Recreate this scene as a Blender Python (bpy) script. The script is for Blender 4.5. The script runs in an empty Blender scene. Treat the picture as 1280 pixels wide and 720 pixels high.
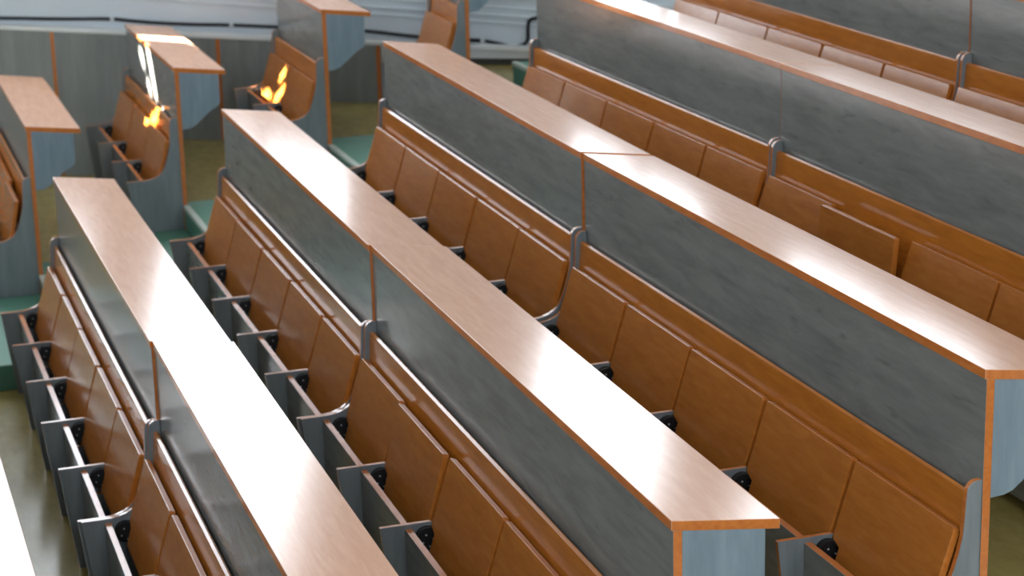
import bpy, bmesh, math, random
from mathutils import Vector, Matrix
random.seed(7)
S = bpy.context.scene
COL = S.collection

# ------------------------------------------------------------------ materials
def srgb(r, g, b):
    f = lambda c: (c/255/12.92) if c/255 <= .04045 else ((c/255+.055)/1.055)**2.4
    return (f(r), f(g), f(b), 1)

def new_mat(name):
    m = bpy.data.materials.new(name); m.use_nodes = True
    nt = m.node_tree; nt.nodes.clear()
    out = nt.nodes.new('ShaderNodeOutputMaterial'); b = nt.nodes.new('ShaderNodeBsdfPrincipled')
    nt.links.new(b.outputs[0], out.inputs[0])
    return m, nt, b

def grain(name, c1, c2, stretch, scale=6.0, rough=.3, ior=1.5, fleck=None, fleck_amt=.5, coat=0, bump=.0, contrast=(.35, .7), rand=True):
    """a laminate: noise stretched along the grain, optional darker or paler flecks"""
    m, nt, b = new_mat(name); N = nt.nodes.new; L = nt.links.new
    tc = N('ShaderNodeTexCoord'); mp = N('ShaderNodeMapping'); mp.inputs['Scale'].default_value = stretch
    add = N('ShaderNodeVectorMath'); add.operation = 'ADD'
    L(tc.outputs['Object'], add.inputs[0])
    if rand:
        oi = N('ShaderNodeObjectInfo'); mul = N('ShaderNodeVectorMath'); mul.operation = 'SCALE'
        mul.inputs[0].default_value = (9, 5, 7); L(oi.outputs['Random'], mul.inputs['Scale']); L(mul.outputs[0], add.inputs[1])
    L(add.outputs[0], mp.inputs[0])
    n1 = N('ShaderNodeTexNoise'); n1.inputs['Scale'].default_value = scale; n1.inputs['Detail'].default_value = 8; n1.inputs['Roughness'].default_value = .62
    n1.inputs['Distortion'].default_value = .4
    L(mp.outputs[0], n1.inputs['Vector'])
    r1 = N('ShaderNodeMapRange'); r1.inputs[1].default_value = contrast[0]; r1.inputs[2].default_value = contrast[1]
    L(n1.outputs[0], r1.inputs[0])
    mx = N('ShaderNodeMix'); mx.data_type = 'RGBA'; mx.inputs[6].default_value = c1; mx.inputs[7].default_value = c2
    L(r1.outputs[0], mx.inputs[0])
    col = mx.outputs[2]
    if fleck:
        n2 = N('ShaderNodeTexNoise'); n2.inputs['Scale'].default_value = scale*1.7; n2.inputs['Detail'].default_value = 3
        mp2 = N('ShaderNodeMapping'); mp2.inputs['Scale'].default_value = (stretch[0], stretch[1]*.8, stretch[2]*.8); mp2.inputs['Location'].default_value = (3, 8, 1)
        L(add.outputs[0], mp2.inputs[0]); L(mp2.outputs[0], n2.inputs['Vector'])
        r2 = N('ShaderNodeMapRange'); r2.inputs[1].default_value = .62; r2.inputs[2].default_value = .78; r2.inputs[4].default_value = fleck_amt
        L(n2.outputs[0], r2.inputs[0])
        m2 = N('ShaderNodeMix'); m2.data_type = 'RGBA'; m2.inputs[7].default_value = fleck
        L(r2.outputs[0], m2.inputs[0]); L(col, m2.inputs[6]); col = m2.outputs[2]
    L(col, b.inputs['Base Color'])
    b.inputs['Roughness'].default_value = rough; b.inputs['IOR'].default_value = ior
    if coat:
        b.inputs['Coat Weight'].default_value = coat; b.inputs['Coat Roughness'].default_value = .12
    if bump:
        bp = N('ShaderNodeBump'); bp.inputs['Strength'].default_value = bump; bp.inputs['Distance'].default_value = .002
        L(n1.outputs[0], bp.inputs['Height']); L(bp.outputs[0], b.inputs['Normal'])
    return m

def plain(name, c, rough=.5, metal=0, c2=None, scale=8):
    m, nt, b = new_mat(name)
    b.inputs['Roughness'].default_value = rough; b.inputs['Metallic'].default_value = metal
    n = nt.nodes.new('ShaderNodeTexNoise'); n.inputs['Scale'].default_value = scale; n.inputs['Detail'].default_value = 5
    tc = nt.nodes.new('ShaderNodeTexCoord'); nt.links.new(tc.outputs['Object'], n.inputs['Vector'])
    mx = nt.nodes.new('ShaderNodeMix'); mx.data_type = 'RGBA'
    mx.inputs[6].default_value = c; mx.inputs[7].default_value = c2 or tuple(x*.86 for x in c[:3])+(1,)
    nt.links.new(n.outputs[0], mx.inputs[0]); nt.links.new(mx.outputs[2], b.inputs['Base Color'])
    return m

M = {}
M['top'] = grain('beech_desktop', srgb(224,170,136), srgb(212,154,120), (1.2,9,9), 5, rough=.18, ior=1.41, bump=.03)
M['edge'] = grain('beech_edge_band', srgb(206,122,58), srgb(186,104,48), (2,10,10), 6, rough=.17)
M['seat'] = grain('beech_plywood', srgb(192,116,46), srgb(174,100,36), (1.5,9,9), 5, rough=.22, ior=1.55, fleck=srgb(205,150,105), fleck_amt=.12)
M['back'] = grain('beech_backrest', srgb(198,118,42), srgb(178,102,34), (1.2,9,9), 5, rough=.16)
M['grey'] = grain('grey_ash_laminate', srgb(134,134,129), srgb(113,114,110), (1.0,6,6), 4, rough=.2, fleck=srgb(84,86,86), fleck_amt=.55, bump=.02)
M['grey_v'] = grain('grey_ash_upright', srgb(132,148,157), srgb(114,130,140), (6,6,.8), 4, rough=.3, fleck=srgb(84,96,102), fleck_amt=.4)
M['grey_p'] = grain('grey_ash_divider', srgb(130,136,138), srgb(112,118,121), (6,6,.8), 4, rough=.3)
M['grey_w'] = grain('grey_wainscot_laminate', srgb(146,148,145), srgb(126,129,127), (5,5,.7), 3, rough=.35)
M['black'] = plain('black_hinge_plastic', srgb(10,9,11), .55)
M['steel'] = plain('steel_screw', srgb(205,205,208), .3, .2)
M['lino'] = grain('olive_linoleum', srgb(164,146,86), srgb(144,126,70), (1.5,3,3), 6, rough=.25, fleck=srgb(86,70,38), fleck_amt=.06, rand=False)
M['green'] = plain('green_step_cover', srgb(88,136,114), .5, c2=srgb(74,120,102))
M['nosing'] = plain('pale_step_nosing', srgb(190,196,184), .35)
M['wall'] = plain('pale_blue_paint', srgb(222,229,234), .55, c2=srgb(214,222,229), scale=3)
M['ceil'] = plain('white_ceiling_paint', srgb(225,225,222), .7)
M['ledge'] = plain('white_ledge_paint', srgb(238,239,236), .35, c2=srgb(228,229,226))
M['cable'] = plain('black_cable_sheath', srgb(22,24,32), .4)
M['clip'] = plain('white_cable_clip', srgb(215,220,222), .4)
M['skirt'] = plain('dark_skirting', srgb(70,68,64), .5)
M['pvc'] = plain('white_window_frame', srgb(226,228,228), .35)
M['blind'] = plain('cream_sun_mask', srgb(190,182,165), .8)  # for the added unseen sheet that shapes the sunlight

# ------------------------------------------------------------------ mesh helpers
def prism(bm, poly, x0, x1, mat=0, side=None, bev=0):
    """extrude a (y,z) outline along x"""
    a = [bm.verts.new((x0, y, z)) for y, z in poly]; c = [bm.verts.new((x1, y, z)) for y, z in poly]
    n = len(poly); fs = []
    f1 = bm.faces.new(a); f2 = bm.faces.new(c[::-1]); f1.material_index = f2.material_index = mat
    for i in range(n):
        f = bm.faces.new((a[i], c[i], c[(i+1) % n], a[(i+1) % n])); f.material_index = mat if side is None else side
        fs.append(f)
    return [f1, f2], fs

def box(bm, x0, x1, y0, y1, z0, z1, mat=0):
    return prism(bm, [(y0, z0), (y1, z0), (y1, z1), (y0, z1)], x0, x1, mat)

def plan(bm, poly, z0, z1, mat=0):
    """extrude an (x,y) outline upwards"""
    a = [bm.verts.new((x, y, z0)) for x, y in poly]; c = [bm.verts.new((x, y, z1)) for x, y in poly]
    n = len(poly)
    for f in [bm.faces.new(a[::-1]), bm.faces.new(c)] + [bm.faces.new((a[i], a[(i+1) % n], c[(i+1) % n], c[i])) for i in range(n)]:
        f.material_index = mat

def mesh(name, bm, mats, bevel=0, smooth=False, seg=1):
    bmesh.ops.remove_doubles(bm, verts=bm.verts, dist=1e-6)
    bmesh.ops.recalc_face_normals(bm, faces=bm.faces)
    if bevel:
        es = [e for e in bm.edges if len(e.link_faces) == 2 and e.calc_face_angle(0) > .6]
        bmesh.ops.bevel(bm, geom=es, offset=bevel, segments=seg, affect='EDGES', profile=.5, clamp_overlap=True)
    me = bpy.data.meshes.new(name); bm.to_mesh(me); bm.free()
    for m in mats: me.materials.append(M[m])
    if smooth:
        for p in me.polygons: p.use_smooth = True
    me.set_sharp_from_angle(angle=.36) if smooth else None
    return me

def obj(name, me, parent=None, loc=(0,0,0), rot=(0,0,0)):
    o = bpy.data.objects.new(name, me); COL.objects.link(o)
    o.parent = parent; o.location = loc; o.rotation_euler = rot
    return o

def thing(name, label, cat, loc, yaw=0, group=None):
    o = obj(name, None, None, loc, (0, 0, yaw)); o.empty_display_size = .2
    o['label'] = label; o['category'] = cat
    if group: o['group'] = group
    return o

def struct(name, me, loc=(0,0,0)):
    o = obj(name, me, None, loc); o['kind'] = 'structure'; return o

def arc(cy, cz, r, a0, a1, n):
    return [(cy+r*math.cos(math.radians(a0+(a1-a0)*i/n)), cz+r*math.sin(math.radians(a0+(a1-a0)*i/n))) for i in range(n+1)]

# ------------------------------------------------------------------ furniture (x along the row, y towards the lectern, z up; origin at the desk's front top edge)
FZ = -.99       # floor in front of the desk panel
BZ = -.752      # floor behind it
W, TZ, TH = .2728, -.0345, .025

CACHE = {}
def cached(key, fn):
    if key not in CACHE: CACHE[key] = fn()
    return CACHE[key]

def desktop_mesh(L):
    bm = bmesh.new()
    prism(bm, [(0, 0), (-W, TZ), (-W, TZ-TH), (0, -TH)], 0, L, 1)
    for f in bm.faces:
        f.normal_update()
    bmesh.ops.recalc_face_normals(bm, faces=bm.faces)
    for f in bm.faces:
        f.material_index = 0 if f.normal.z > .7 else 1
    return mesh('desktop', bm, ['top', 'edge'], .0012)

def panel_mesh(L, zb=FZ):
    bm = bmesh.new(); box(bm, 0, L, -.027, -.004, zb, -TH-.0005)
    bmesh.ops.recalc_face_normals(bm, faces=bm.faces)
    for f in bm.faces:
        f.material_index = 1 if abs(f.normal.x) > .7 else 0
    return mesh('front_panel', bm, ['grey', 'edge'], .0008)

BR = [(-.027, -.029), (-.236, -.0555), (-.236, -.205), (-.222, -.222), (-.182, -.245), (-.15, -.272), (-.11, -.306), (-.09, -.322), (-.066, -.331), (-.027, -.334)]
def bracket_mesh():
    bm = bmesh.new(); prism(bm, BR, 0, .018)
    return mesh('desk_bracket', bm, ['grey_v'], .001)

PLATE = ([(-.003, -.262), (.008, -.262)] + arc(.008, -.292, .030, 78, 8, 5) + [(.040, -.32), (.042, -.36), (.046, -.405), (.056, -.45), (.068, -.49), (.082, -.525), (.095, -.547),
         (.112, -.564), (.13, -.575), (.155, -.583), (.18, -.587), (.215, -.588), (.284, -.588), (.268, -.72), (.236, FZ), (-.003, FZ)])
def plate_mesh(dz=0):
    bm = bmesh.new(); prism(bm, [(y, z-dz if z == FZ else z) for y, z in PLATE], 0, .018, 0, 1)
    return mesh('end_plate', bm, ['grey_p', 'edge'], .0015, True)

DIV = [(.1185, -.588), (.284, -.588), (.268, -.72), (.236, FZ), (-.003, FZ), (-.003, -.70), (.156, -.70)]
def div_mesh(dz=0):
    bm = bmesh.new(); prism(bm, [(y, z-dz if z == FZ else z) for y, z in DIV], -.008, .008, 0, 1)
    return mesh('divider', bm, ['grey_p', 'edge'], .001)

def rail_mesh(w):
    bm = bmesh.new(); box(bm, 0, w, .184, .206, -.93, -.602)
    bmesh.ops.recalc_face_normals(bm, faces=bm.faces)
    for f in bm.faces: f.material_index = 1 if f.normal.z > .7 else 0
    return mesh('seat_rail', bm, ['grey', 'edge'], .001)

BACK = [(.006, -.302), (.012, -.299), (.021, -.303), (.0235, -.32), (.026, -.36), (.031, -.42), (.043, -.48), (.062, -.54), (.05, -.545), (.03, -.485), (.018, -.42), (.012, -.36), (.008, -.32)]
def back_mesh(L):
    bm = bmesh.new(); prism(bm, BACK, .018, L-.018)
    return mesh('backrest', bm, ['back'], 0, True)

PY, PZ = .128, -.640       # tip-up pivot
SF = [(.056, -.388), (.1235, -.600)]
def seat_mesh(w):
    """flat plywood seat, narrower at its bottom where the hinges grip it; built upright then leaned back"""
    bm = bmesh.new(); th = .020
    (y0, z0), (y1, z1) = SF[0], SF[1]; a = math.atan2(y1-y0, z0-z1)      # lean
    s0 = (z0-PZ)/math.cos(a)
    pts = [(.046, -.030), (w-.046, -.030), (w-.046, .030), (w-.003, .042), (w, .046), (w, s0-.006), (w-.006, s0), (.006, s0), (0, s0-.006), (0, .046), (.003, .042), (.046, .030)]
    yb = y1+(y1-y0)/(z0-z1)*(z1-PZ)-PY                              # face position at pivot height
    f = [bm.verts.new((x, yb - h*math.sin(a), h*math.cos(a))) for x, h in pts]
    g = [bm.verts.new((x, yb - h*math.sin(a) - th*math.cos(a), h*math.cos(a) - th*math.sin(a))) for x, h in pts]
    bm.faces.new(f); bm.faces.new(g[::-1]); m = len(pts)
    for i in range(m): bm.faces.new((f[i], g[i], g[(i+1) % m], f[(i+1) % m]))
    return mesh('seat', bm, ['seat'], .0016)

def hinge_mesh(s):
    """round housing with a lug that grips the seat, five screws"""
    bm = bmesh.new()
    # relative to pivot
    out = arc(0, 0, .031, 62, 262, 12) + [(.012, -.040), (-.004+.0, -.050)]
    out = arc(.012, .006, .036, -80, 118, 16) + [(-.022, .040), (-.030, .030), (-.010, -.030)]
    prism(bm, out, 0, s*.024, 0)
    for y, z in [(.018, .020), (.028, -.004), (.008, -.018), (-.004, .004), (-.016, .026)]:
        prism(bm, [(y+.0030*math.cos(a*math.pi/3), z+.0030*math.sin(a*math.pi/3)) for a in range(6)], s*.0235, s*.0260, 1)
    return mesh('hinge', bm, ['black', 'steel'], 0)

def make_desk(label, loc, yaw, L, near=True, far=True, group=None, zb=FZ):
    t = thing('lecture_desk', label, 'desk', loc, yaw, group)
    obj('desktop', cached(('dt', round(L, 3)), lambda: desktop_mesh(L)), t)
    obj('front_panel', cached(('fp', round(L, 3), zb), lambda: panel_mesh(L, zb)), t)
    br = cached('br', bracket_mesh)
    if near: obj('desk_bracket', br, t, (.001, 0, 0))
    if far: obj('desk_bracket', br, t, (L-.019, 0, 0))
    return t

def make_bench(label, loc, yaw, L, n, tilt=None, group=None, dz=0):
    """n tip-up seats between grey plates, all folded up"""
    tilt = tilt or {}
    t = thing('tip_up_bench', label, 'bench', loc, yaw, group)
    pl = cached(('pl', dz), lambda: plate_mesh(dz)); p = L/n
    obj('end_plate', pl, t, (0, 0, 0)); obj('end_plate', pl, t, (L-.018, 0, 0))
    obj('backrest', cached(('bk', round(L, 3)), lambda: back_mesh(L)), t)
    for i in range(1, n):
        obj('divider', cached(('dv', dz), lambda: div_mesh(dz)), t, (i*p, 0, 0))
    for i in range(n):
        a = i*p + (.0185 if i == 0 else .0085); b = (i+1)*p - (.0185 if i == n-1 else .0085)
        obj('seat_rail', cached(('rl', round(b-a, 3)), lambda: rail_mesh(b-a)), t, (a, 0, 0))
        sa = i*p + (.024 if i == 0 else .0095); sb = (i+1)*p - (.024 if i == n-1 else .0095)
        ang = tilt.get(i, random.uniform(0, .9))
        s = obj('seat', cached(('st', round(sb-sa, 3)), lambda: seat_mesh(sb-sa)), t, (sa, PY, PZ), (-math.radians(ang), 0, 0))
        # hinge housings sit in front of the seat's lower corners, on the divider faces
        obj('hinge', cached('h-', lambda: hinge_mesh(-1)), s, (b-sa, .0, .0))
        obj('hinge', cached('h+', lambda: hinge_mesh(1)), s, (a-sa, .0, .0))
    return t

# measured row edges: k -> joint point, far length/yaw, near length/yaw
ROW = {0: ((-.12, 1.613, -.458), 2.72, 0, 2.75, 0),
       1: ((-.115, .804, -.224), 2.719, -.0001, 2.75, -.0049),
       2: ((.035, .005, -.013), 2.746, -.0055, 2.744, -.0054),
       3: ((.088, -.804, .228), 2.789, -.0082, 2.740, .0058),
       4: ((.180, -1.623, .477), 2.67, .0138, 2.75, .0043),
       5: ((.212, -2.432, .714), 2.75, .004, 2.75, .002)}
ORD = {0: 'lowest', 1: 'second lowest', 2: 'third lowest', 3: 'fourth lowest', 4: 'fifth lowest', 5: 'topmost'}
DL = {
 (0,'f'): 'far length of the desk cut by the left edge near the lower left corner',
 (0,'n'): 'near length of the glossy desk in the lower left corner beside olive floor',
 (1,'f'): 'far half of the leftmost full desk row, its square end beside the aisle',
 (1,'n'): 'white glaring near half of the leftmost full desk row, cut by the bottom edge',
 (2,'f'): 'far half of the central desk row, narrow top above a grey panel',
 (2,'n'): 'near half of the central desk row, ending in a blue grey bracket at the bottom',
 (3,'f'): 'far half of the desk row right of centre, beyond the orange joint line',
 (3,'n'): 'near half of the desk row right of centre, its end at the right edge',
 (4,'f'): 'far half of the upper right desk row, its grey panel starting beside the cable loop',
 (4,'n'): 'near half of the upper right desk row, running off the right edge',
 (5,'f'): 'far half of the topmost desk row, a grey panel above the highest seats',
 (5,'n'): 'near half of the topmost desk row, a grey panel in the upper right corner'}
BL = {
 (1,'f'): 'far bench of folded beech seats on the leftmost full desk row, above olive floor',
 (1,'n'): 'near bench of folded seats on the leftmost full desk row, cut by the bottom edge',
 (2,'f'): 'far bench of five folded seats fixed to the central desk row',
 (2,'n'): 'near bench on the central desk row with one seat slightly proud, at the bottom edge',
 (3,'f'): 'far bench of five folded seats on the desk row right of centre',
 (3,'n'): 'near bench of five large folded seats at lower right beside a grey end plate',
 (4,'f'): 'far bench of five folded seats below the tall grey panel at upper right',
 (4,'n'): 'near bench at the right edge with its second seat tipped half open',
 (5,'f'): 'far bench of pale folded seats in the highest row at the top edge',
 (5,'n'): 'near bench of the highest row, a sliver of seats in the upper right corner'}
def shift(loc, yaw, d, dy=0, dz=0):
    return (loc[0]+d*math.cos(yaw)-dy*math.sin(yaw), loc[1]+d*math.sin(yaw)+dy*math.cos(yaw), loc[2]+dz)
BZO = {(1,'f'): -.014, (1,'n'): -.010, (2,'f'): -.014, (2,'n'): -.009, (3,'f'): -.012, (3,'n'): -.020, (4,'f'): -.022, (4,'n'): -.027}
for k, (J, Lf, yf, Ln, yn) in ROW.items():
    dz = .005 if k == 3 else .001; gx = .0045 if k == 3 else .0005
    dy = {4: .001, 5: .005}.get(k, .009)
    make_desk(DL[(k,'f')], shift(J, yf, gx, dy, dz), yf, Lf-gx, group='desks of the main block')
    make_desk(DL[(k,'n')], shift(J, yn, -Ln), yn, Ln-.0008, group='desks of the main block')
    if k:
        b1 = BZO.get((k,'f'), 0); b2 = BZO.get((k,'n'), 0)
        make_bench(BL[(k,'f')], shift(J, yf, .003, dy, b1), yf, Lf-.006, 5, group='tip-up benches of the main block', dz=b1)
        tl = {(2,'n'): {3: 3.2, 2: .2, 4: .4}, (4,'n'): {3: 12, 4: .3, 2: .3}}.get((k,'n'))
        make_bench(BL[(k,'n')], shift(J, yn, -Ln, 0, b2), yn, Ln-.003, 5, tl, group='tip-up benches of the main block', dz=b2)

# small blocks across the aisle
ACROSS = {1: (3.845, .804, -.219, 1.66, 3, 3), 2: (4.058, .005, -.014, 1.68, 3, 3), 3: (4.092, -.804, .231, 1.13, 2, 2), 4: (4.165, -1.623, .477, .59, 1, 1)}
AD = {1: 'tan desk across the aisle at the left edge, above a curved blue grey bracket',
      2: 'desk across the aisle with a bright strip of sunlight over its top',
      3: 'desk across the aisle at the top edge, pinkish end above a large blue grey bracket',
      4: 'desk across the aisle seen as an orange post beside the wall cable'}
AB = {1: 'folded seats at the left edge, the nearest tipped slightly open beside a grey end plate',
      2: 'bench of three folded seats with a bright sun patch on one, below the sunlit desk',
      3: 'bench of two folded seats with long bright sun flecks, across the aisle near the wall',
      4: 'single folded beech seat at the top edge between the black cable and an orange post'}
for k, (x, y, z, L, n, _) in ACROSS.items():
    make_desk(AD[k], (x, y, z), 0, L, group='desks across the aisle')
    make_bench(AB[k], (x, y, z), 0, L-.004, n, {0: 5.5} if k == 1 else None, group='benches across the aisle')

# ------------------------------------------------------------------ floor tiers
def wx(y, off=0): return 6.15 + .6*y + off       # far side wall, slanted in plan
ys = {k: ROW[k][0][1] for k in ROW}; fz = {k: ROW[k][0][2]+FZ for k in ROW}
fz[6] = -.04
def tier(y0, y1, z):
    bm = bmesh.new(); plan(bm, [(-9.5, y0), (wx(y0), y0), (wx(y1), y1), (-9.5, y1)], -2.2, z)
    return mesh('floor', bm, ['lino'])
struct('floor', tier(ys[0]-.015, 7.0, fz[0]))
for k in range(1, 6):
    struct('floor', tier(ys[k]-.015, ys[k-1]-.015, fz[k]))
struct('floor', tier(-9, ys[5]-.015, fz[6]))

# ------------------------------------------------------------------ aisle steps: a half step and a full step per tier
XS = {0: 2.62, 1: 2.65, 2: 2.84, 3: 2.94, 4: 3.0, 5: 3.0}
XE = {0: 3.83, 1: 3.835, 2: 4.05, 3: 4.085, 4: 4.16, 5: 4.2}
DN = {0: .40, 1: .40, 2: .40, 3: .40, 4: .40, 5: .54}
XT = {0: 4.06, 1: 4.10, 2: 4.13, 3: 4.26, 4: 4.45, 5: 4.2}
where = {0: 'beside the lowest desk row', 1: 'at the end of the leftmost full desk row', 2: 'at the end of the central desk row',
         3: 'at the end of the row right of centre', 4: 'at the end of the upper right row', 5: 'at the end of the topmost row'}
for k in range(0, 6):
    y = ys[k]-.015; hf = fz[k] + .122; top = fz[k+1]; dn = DN[k]
    t = thing('aisle_step', 'low green half step in the aisle, ' + where[k], 'step', (0, 0, 0), 0, 'green aisle steps')
    bm = bmesh.new(); box(bm, XS[k], XE[k], y+.008, y+dn, fz[k]+.001, hf)
    obj('tread', mesh('tread', bm, ['green'], .003), t)
    bm = bmesh.new(); box(bm, XS[k], XE[k], y+dn-.025, y+dn+.006, hf-.018, hf+.004)
    obj('nosing', mesh('nosing', bm, ['nosing'], .002), t)
    y2 = ys[k+1]-.015+DN[k+1]+.008 if k < 5 else y-.3
    t = thing('aisle_step', 'higher green step in the aisle, ' + where[k], 'step', (0, 0, 0), 0, 'green aisle steps')
    bm = bmesh.new(); prism(bm, [(y2, top+.001), (y2, top+.007), (y+.007, top+.007), (y+.007, hf+.001), (y+.001, hf+.001), (y+.001, top+.001)], XS[k], XE[k])
    if XT[k] > XE[k]:
        box(bm, XE[k]-.001, XT[k], max(y2, y-.6), y-.016, top+.001, top+.007)
    obj('tread', mesh('tread', bm, ['green'], .001), t)
    bm = bmesh.new(); box(bm, XS[k], XE[k], y-.020, y+.0115, top-.012, top+.011)
    obj('nosing', mesh('nosing', bm, ['nosing'], .002), t)

# ------------------------------------------------------------------ room shell
CZ = 7.4
def wallbox(bm, ya, yb, z0, z1, o0=0, o1=.3, mat=0):
    """piece of the slanted far wall between two y values"""
    plan(bm, [(wx(ya, o0), ya), (wx(yb, o0), yb), (wx(yb, o1), yb), (wx(ya, o1), ya)], z0, z1, mat)
WIN = [(3.4, 4.8), (1.45, 2.8), (.75, -.12)[::-1], (-.42, -1.5)[::-1], (-2.6, -3.42)[::-1], (-3.8, -5.0)[::-1], (-5.7, -7.0)[::-1]]
WT = 3.7
def sill(a, b): return .85 if max(a, b) == .75 else (.15 if max(a, b) > 1 else .62)
bm = bmesh.new(); cur = 7.3
for a, b in sorted(WIN, reverse=True):
    lo, hi = min(a, b), max(a, b)
    wallbox(bm, hi, cur, -2.2, CZ); wallbox(bm, lo, hi, -2.2, sill(a, b)); wallbox(bm, lo, hi, WT, CZ); cur = lo
wallbox(bm, -9.3, cur, -2.2, CZ)
struct('wall_far', mesh('wall_far', bm, ['wall']))
for i, (a, b) in enumerate(WIN):
    lo, hi = min(a, b), max(a, b); bm = bmesh.new(); WB = sill(a, b)
    for y0, y1, z0, z1 in [(lo, lo+.05, WB, WT), (hi-.05, hi, WB, WT), (lo+.05, hi-.05, WB, WB+.06), (lo+.05, hi-.05, WT-.06, WT), ((lo+hi)/2-.025, (lo+hi)/2+.025, WB+.06, WT-.06), (lo+.05, hi-.05, 2.5, 2.56)]:
        wallbox(bm, y0, y1, z0, z1, .08, .14)
    struct('window_%d' % (i+1), mesh('window', bm, ['pvc']))
bm = bmesh.new(); plan(bm, [(-9.8, -9.3), (12, -9.3), (12, 7.3), (-9.8, 7.3)], CZ, CZ+.2)
struct('ceiling', mesh('ceiling', bm, ['ceil']))
bm = bmesh.new(); box(bm, -9.8, 1.2, -9.3, -9, -2.2, CZ); struct('wall_back', mesh('wall_back', bm, ['wall']))
# near side wall with three windows
bm = bmesh.new(); NW = [(-7.5, -5.0), (-4.0, -1.5), (-.5, 2.0), (3.0, 5.5)]; cur = -9
for a, b in NW:
    box(bm, -9.8, -9.5, cur, a, -2.2, CZ); box(bm, -9.8, -9.5, a, b, -2.2, 1.9); box(bm, -9.8, -9.5, a, b, 3.9, CZ); cur = b
box(bm, -9.8, -9.5, cur, 7.0, -2.2, CZ)
struct('wall_near', mesh('wall_near', bm, ['wall']))
# front wall with one window; added unseen mask cut to shape the sun patches
bm = bmesh.new()
fx0, fx1, fz0, fz1 = 4.9, 6.3, 5.2, 6.8
TE = .84       # sun's rise over run along y
for x0, x1, z0, z1 in [(-9.8, fx0, -2.2, CZ), (fx1, 11, -2.2, CZ), (fx0, fx1, -2.2, fz0), (fx0, fx1, fz1, CZ)]:
    box(bm, x0, x1, 7.0, 7.3, z0, z1)
struct('wall_front', mesh('wall_front', bm, ['wall']))
SPOTS = [(0, [(5.10, 0, -.014), (5.27, 0, -.014), (5.24, -.268, -.047), (5.06, -.268, -.047)]),
         (0, [(5.00, 0, -.033), (4.88, 0, -.035), (4.69, 0, -.30), (4.76, 0, -.30)]),
         (0, [(5.27, 0, -.10), (5.17, 0, -.09), (5.06, 0, -.18), (5.14, 0, -.18)]),
         (0, [(5.06, 0, -.24), (4.98, 0, -.24), (4.88, 0, -.31), (4.93, 0, -.31)]),
         (0, [(4.56, .07, -.27), (4.50, .07, -.27), (4.57, .07, -.34), (4.70, .07, -.42), (4.79, .07, -.42), (4.74, .07, -.35), (4.65, .07, -.34)]),
         (0, [(4.75, -.734, -.19), (4.72, -.734, -.20), (4.80, -.734, -.28), (4.83, -.734, -.27)]),
         (0, [(4.68, -.734, -.30), (4.64, -.734, -.30), (4.77, -.734, -.42), (4.83, -.734, -.42)]),
         (0, [(5.06, -.734, -.405), (4.90, -.734, -.41), (4.90, -.734, -.435), (5.06, -.734, -.435)]),
         (0, [(4.535, -.804, .19), (4.50, -.804, .19), (4.42, -.804, .03), (4.455, -.804, .03)])]
HOLES = [[(x+.1*(7.02-y), z+TE*(7.02-y)) for x, y, z in P] for _, P in SPOTS]  # wanted sun patches traced back along the sun to mask openings
def inside(x, z, P):
    r = False; j = len(P)-1
    for i in range(len(P)):
        if (P[i][1] > z) != (P[j][1] > z) and x < (P[j][0]-P[i][0])*(z-P[i][1])/(P[j][1]-P[i][1])+P[i][0]: r = not r
        j = i
    return r
bm = bmesh.new(); c = .01; vs = {}
def V(i, j):
    if (i, j) not in vs: vs[(i, j)] = bm.verts.new((fx0-.02+i*c, 7.02, fz0-.02+j*c))
    return vs[(i, j)]
for i in range(144):
    for j in range(164):
        if not any(inside(fx0-.02+(i+.5)*c, fz0-.02+(j+.5)*c, P) for P in HOLES):
            bm.faces.new((V(i, j), V(i+1, j), V(i+1, j+1), V(i, j+1)))
bl = struct('window_8', mesh('window_blind', bm, ['blind']))  # unseen mask, added so its openings cast the sun patches
sd = bl.modifiers.new('thickness', 'SOLIDIFY'); sd.thickness = .006

# ------------------------------------------------------------------ wainscot, ledge, mouldings on the far wall
def sx(y, off): return 6.05 + .6*y + off
def ztop(y): return -.135 + .035*(y+.4)
def strip(bm, ya, yb, o0, o1, zlo, zhi, mat=0, n=1):
    """bar following the slanted wall; zlo/zhi are functions of y"""
    for i in range(n):
        a = ya+(yb-ya)*i/n; b = ya+(yb-ya)*(i+1)/n
        v = [bm.verts.new((sx(y, o), y, z(y))) for y in (a, b) for z in (zlo, zhi) for o in (o0, o1)]
        for f in ((0,1,3,2), (4,6,7,5), (0,4,5,1), (2,3,7,6), (0,2,6,4), (1,5,7,3)):
            bm.faces.new([v[q] for q in f]).material_index = mat
def tz(y):
    for k in range(0, 6):
        if y > ys[k]-.015: return fz[k]
    return fz[6]
lab = {0: 'in the upper left corner', 1: 'behind the sunlit desk', 2: 'between the two desks across the aisle', 3: ''}
segs = [(2.4, 1.31), (1.3095, .37), (.3695, -.55), (-.5505, -1.41)]
wl = ['grey wall panel left of the picture edge', 'grey wall panel in the upper left corner, left of the first orange strip',
      'grey wall panel between two orange strips behind the sunlit desk', 'grey wall panel right of the second orange strip, ending at the third']
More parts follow.
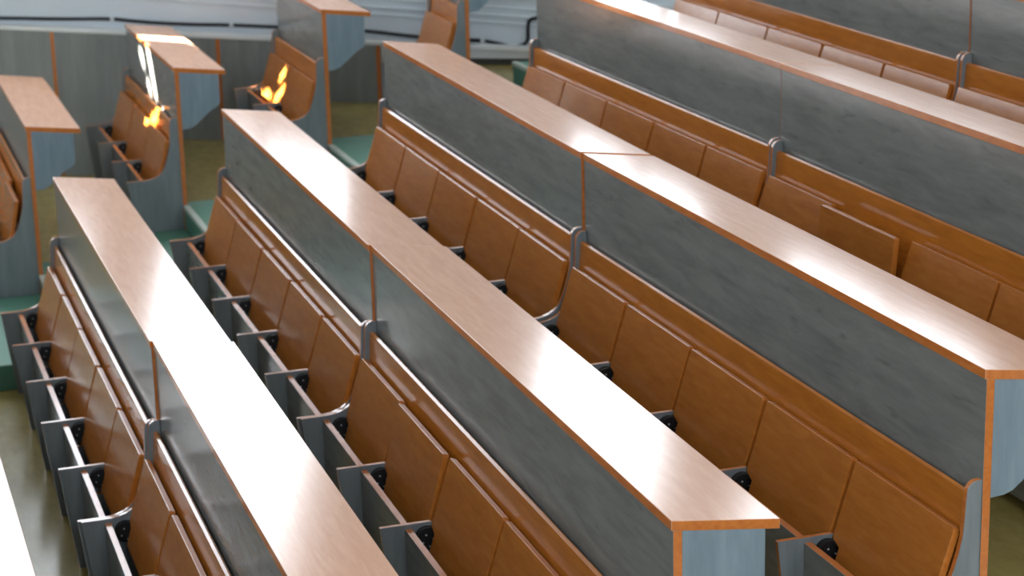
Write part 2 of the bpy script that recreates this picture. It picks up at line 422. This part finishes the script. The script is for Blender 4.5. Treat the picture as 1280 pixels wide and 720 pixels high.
for (a, b), l in zip(segs, wl):
    t = thing('wainscot_panel', l, 'wall panel', (sx((a+b)/2, 0), (a+b)/2, ztop(a)), 0, 'grey wall panels')
    bm = bmesh.new()
    cuts = [a] + [ys[k]-.015 for k in sorted(ys) if b < ys[k]-.015 < a] + [b+.0205]
    for u, v in zip(cuts[:-1], cuts[1:]):
        fl = tz((u+v)/2); strip(bm, v, u, 0, .018, lambda y: fl, ztop)
    o = obj('panel_board', mesh('panel_board', bm, ['grey_w']), t); o.matrix_parent_inverse = Matrix.Translation(t.location).inverted()
    bm = bmesh.new(); fl = tz(b-.01); strip(bm, b, b+.020, -.001, .018, lambda y: fl, ztop)
    o = obj('joint_strip', mesh('joint_strip', bm, ['edge']), t); o.matrix_parent_inverse = Matrix.Translation(t.location).inverted()
    o['label'] = 'orange beech joint strip'
bm = bmesh.new(); strip(bm, -6.0, 4, -.01, .10, lambda y: ztop(y), lambda y: ztop(y)+.028, n=10)
struct('trim_1', mesh('trim', bm, ['ledge'], .004))
for i, (z0, h, d) in enumerate([(.012, .016, .022), (-.030, .014, .018), (.062, .012, .016), (.12, .03, .03)]):
    bm = bmesh.new(); strip(bm, -6, 4, .10-d, .105, lambda y: z0+.07*(y+1.8), lambda y: z0+h+.07*(y+1.8), n=4)
    struct('trim_%d' % (i+2), mesh('trim', bm, ['wall'], .003))
# low boxed-in base of the wall on the upper tiers
bm = bmesh.new(); strip(bm, -2.44, -1.42, .02, .10, lambda y: fz[5]+.001, lambda y: ztop(y)-.001); struct('trim_6', mesh('trim', bm, ['ledge']))
bm = bmesh.new(); strip(bm, -2.44, -1.64, -.0, .02, lambda y: fz[5]+.001, lambda y: fz[5]+.035); struct('baseboard_far', mesh('baseboard', bm, ['skirt']))

bm = bmesh.new(); strip(bm, -1.90, -1.64, -.34, -.001, lambda y: fz[5]+.001, lambda y: fz[5]+.006); struct('trim_7', mesh('trim', bm, ['ledge']))  # floor glare from the wall, put in as a pale painted sheet
# black cable with clips
CP = [(2.4, -.03), (1.4, -.038), (.657, -.036), (.3, -.040), (.021, -.034), (-.067, -.047), (-.356, -.066), (-.642, -.066), (-.859, -.076), (-1.1, -.084), (-1.353, -.093), (-1.585, -.124),
      (-1.857, -.142), (-1.974, -.145), (-2.04, -.160), (-2.10, -.178), (-2.15, -.180), (-2.19, -.165), (-2.206, -.133), (-2.205, -.10), (-2.206, -.06), (-2.212, -.025), (-2.23, -.012), (-2.26, -.008), (-2.40, -.01), (-3.2, -.02)]
cu = bpy.data.curves.new('cable', 'CURVE'); cu.dimensions = '3D'; cu.bevel_depth = .011; cu.bevel_resolution = 3
sp = cu.splines.new('NURBS'); sp.points.add(len(CP)-1); sp.order_u = 3; sp.use_endpoint_u = True
for p, (y, z) in zip(sp.points, CP): p.co = (sx(y, .08), y, z, 1)
tmp = bpy.data.objects.new('tmp_curve', cu); COL.objects.link(tmp)
bpy.context.view_layer.update()
me = bpy.data.meshes.new_from_object(tmp.evaluated_get(bpy.context.evaluated_depsgraph_get()))
bpy.data.objects.remove(tmp); me.materials.clear(); me.materials.append(M['cable'])
for p in me.polygons: p.use_smooth = True
cab = obj('cable', me); cab['label'] = 'black cable clipped along the pale wall, looping at its right end'; cab['category'] = 'cable'
for (y, z), l in zip([(.025, -.035), (-.632, -.067), (-1.30, -.091), (-1.965, -.145)],
        ['pale clip on the black cable above the first wall panel', 'pale clip on the cable right of the sunlit desk', 'pale clip on the cable just right of the topmost across-aisle desk', 'pale clip on the cable left of its loop']):
    bm = bmesh.new(); s = .016
    for dx0, dx1, dy, dz in [(.060, .10, s*.7, s)]:
        plan(bm, [(sx(y-dy, dx0), y-dy), (sx(y+dy, dx0), y+dy), (sx(y+dy, dx1), y+dy), (sx(y-dy, dx1), y-dy)], z-dz, z+dz)
    o = obj('cable_clip', mesh('cable_clip', bm, ['clip'], .003)); o['label'] = l; o['category'] = 'clip'; o['group'] = 'clips on the cable'

# ------------------------------------------------------------------ light
w = bpy.data.worlds.new('World'); S.world = w; w.use_nodes = True
bg = w.node_tree.nodes['Background']; bg.inputs[0].default_value = (.86, .925, 1.0, 1); bg.inputs[1].default_value = 9.0
def portal(loc, tgt, sx_, sy_):
    l = bpy.data.lights.new('window_portal', 'AREA'); l.shape = 'RECTANGLE'; l.size = sx_; l.size_y = sy_
    l.cycles.is_portal = True
    o = bpy.data.objects.new('window_portal', l); COL.objects.link(o); o.location = loc
    d = Vector(tgt).normalized(); o.rotation_euler = d.to_track_quat('-Z', 'Y').to_euler()
for a, b in WIN:
    m_ = (a+b)/2; WB = sill(a, b); portal((wx(m_, .15), m_, (WB+WT)/2), (-1, .6, 0), abs(a-b)*1.166, WT-WB)
for a, b in NW:
    portal((-9.55, (a+b)/2, 2.9), (1, 0, 0), b-a, 2.0)
sun = bpy.data.lights.new('sun', 'SUN'); sun.energy = 260; sun.angle = math.radians(.35); sun.color = (1, .96, .88)
so = bpy.data.objects.new('sun', sun); COL.objects.link(so); so.location = (7, 12, 8)
so.rotation_euler = Vector((-.1, -1, -TE)).normalized().to_track_quat('-Z', 'Y').to_euler()

# ------------------------------------------------------------------ camera
p, y_, r = .27331, -.31571, -.02564
f = Vector((math.cos(p)*math.cos(y_), math.cos(p)*math.sin(y_), -math.sin(p)))
rt = Vector((math.sin(y_), -math.cos(y_), 0)); up = rt.cross(f)
rt2 = rt*math.cos(r)+up*math.sin(r); up2 = -rt*math.sin(r)+up*math.cos(r)
cam = bpy.data.cameras.new('camera'); cam.sensor_width = 36; cam.lens = 2649.64*36/1280; cam.clip_end = 60
co = bpy.data.objects.new('camera', cam); COL.objects.link(co)
Mx = Matrix((rt2, up2, -f)).transposed().to_4x4(); Mx.translation = (-6.89881, 1.7573, 1.81772); co.matrix_world = Mx
cam.dof.use_dof = True; cam.dof.focus_distance = 5.6; cam.dof.aperture_fstop = 4.5
S.camera = co
S.view_settings.view_transform = 'Standard'; S.view_settings.look = 'None'; S.view_settings.gamma = 1; S.view_settings.use_curve_mapping = False
S.view_settings.exposure = .12
S.cycles.use_denoising = True
S.cycles.max_bounces = 8; S.cycles.diffuse_bounces = 4; S.cycles.glossy_bounces = 4
S.cycles.sample_clamp_indirect = 10
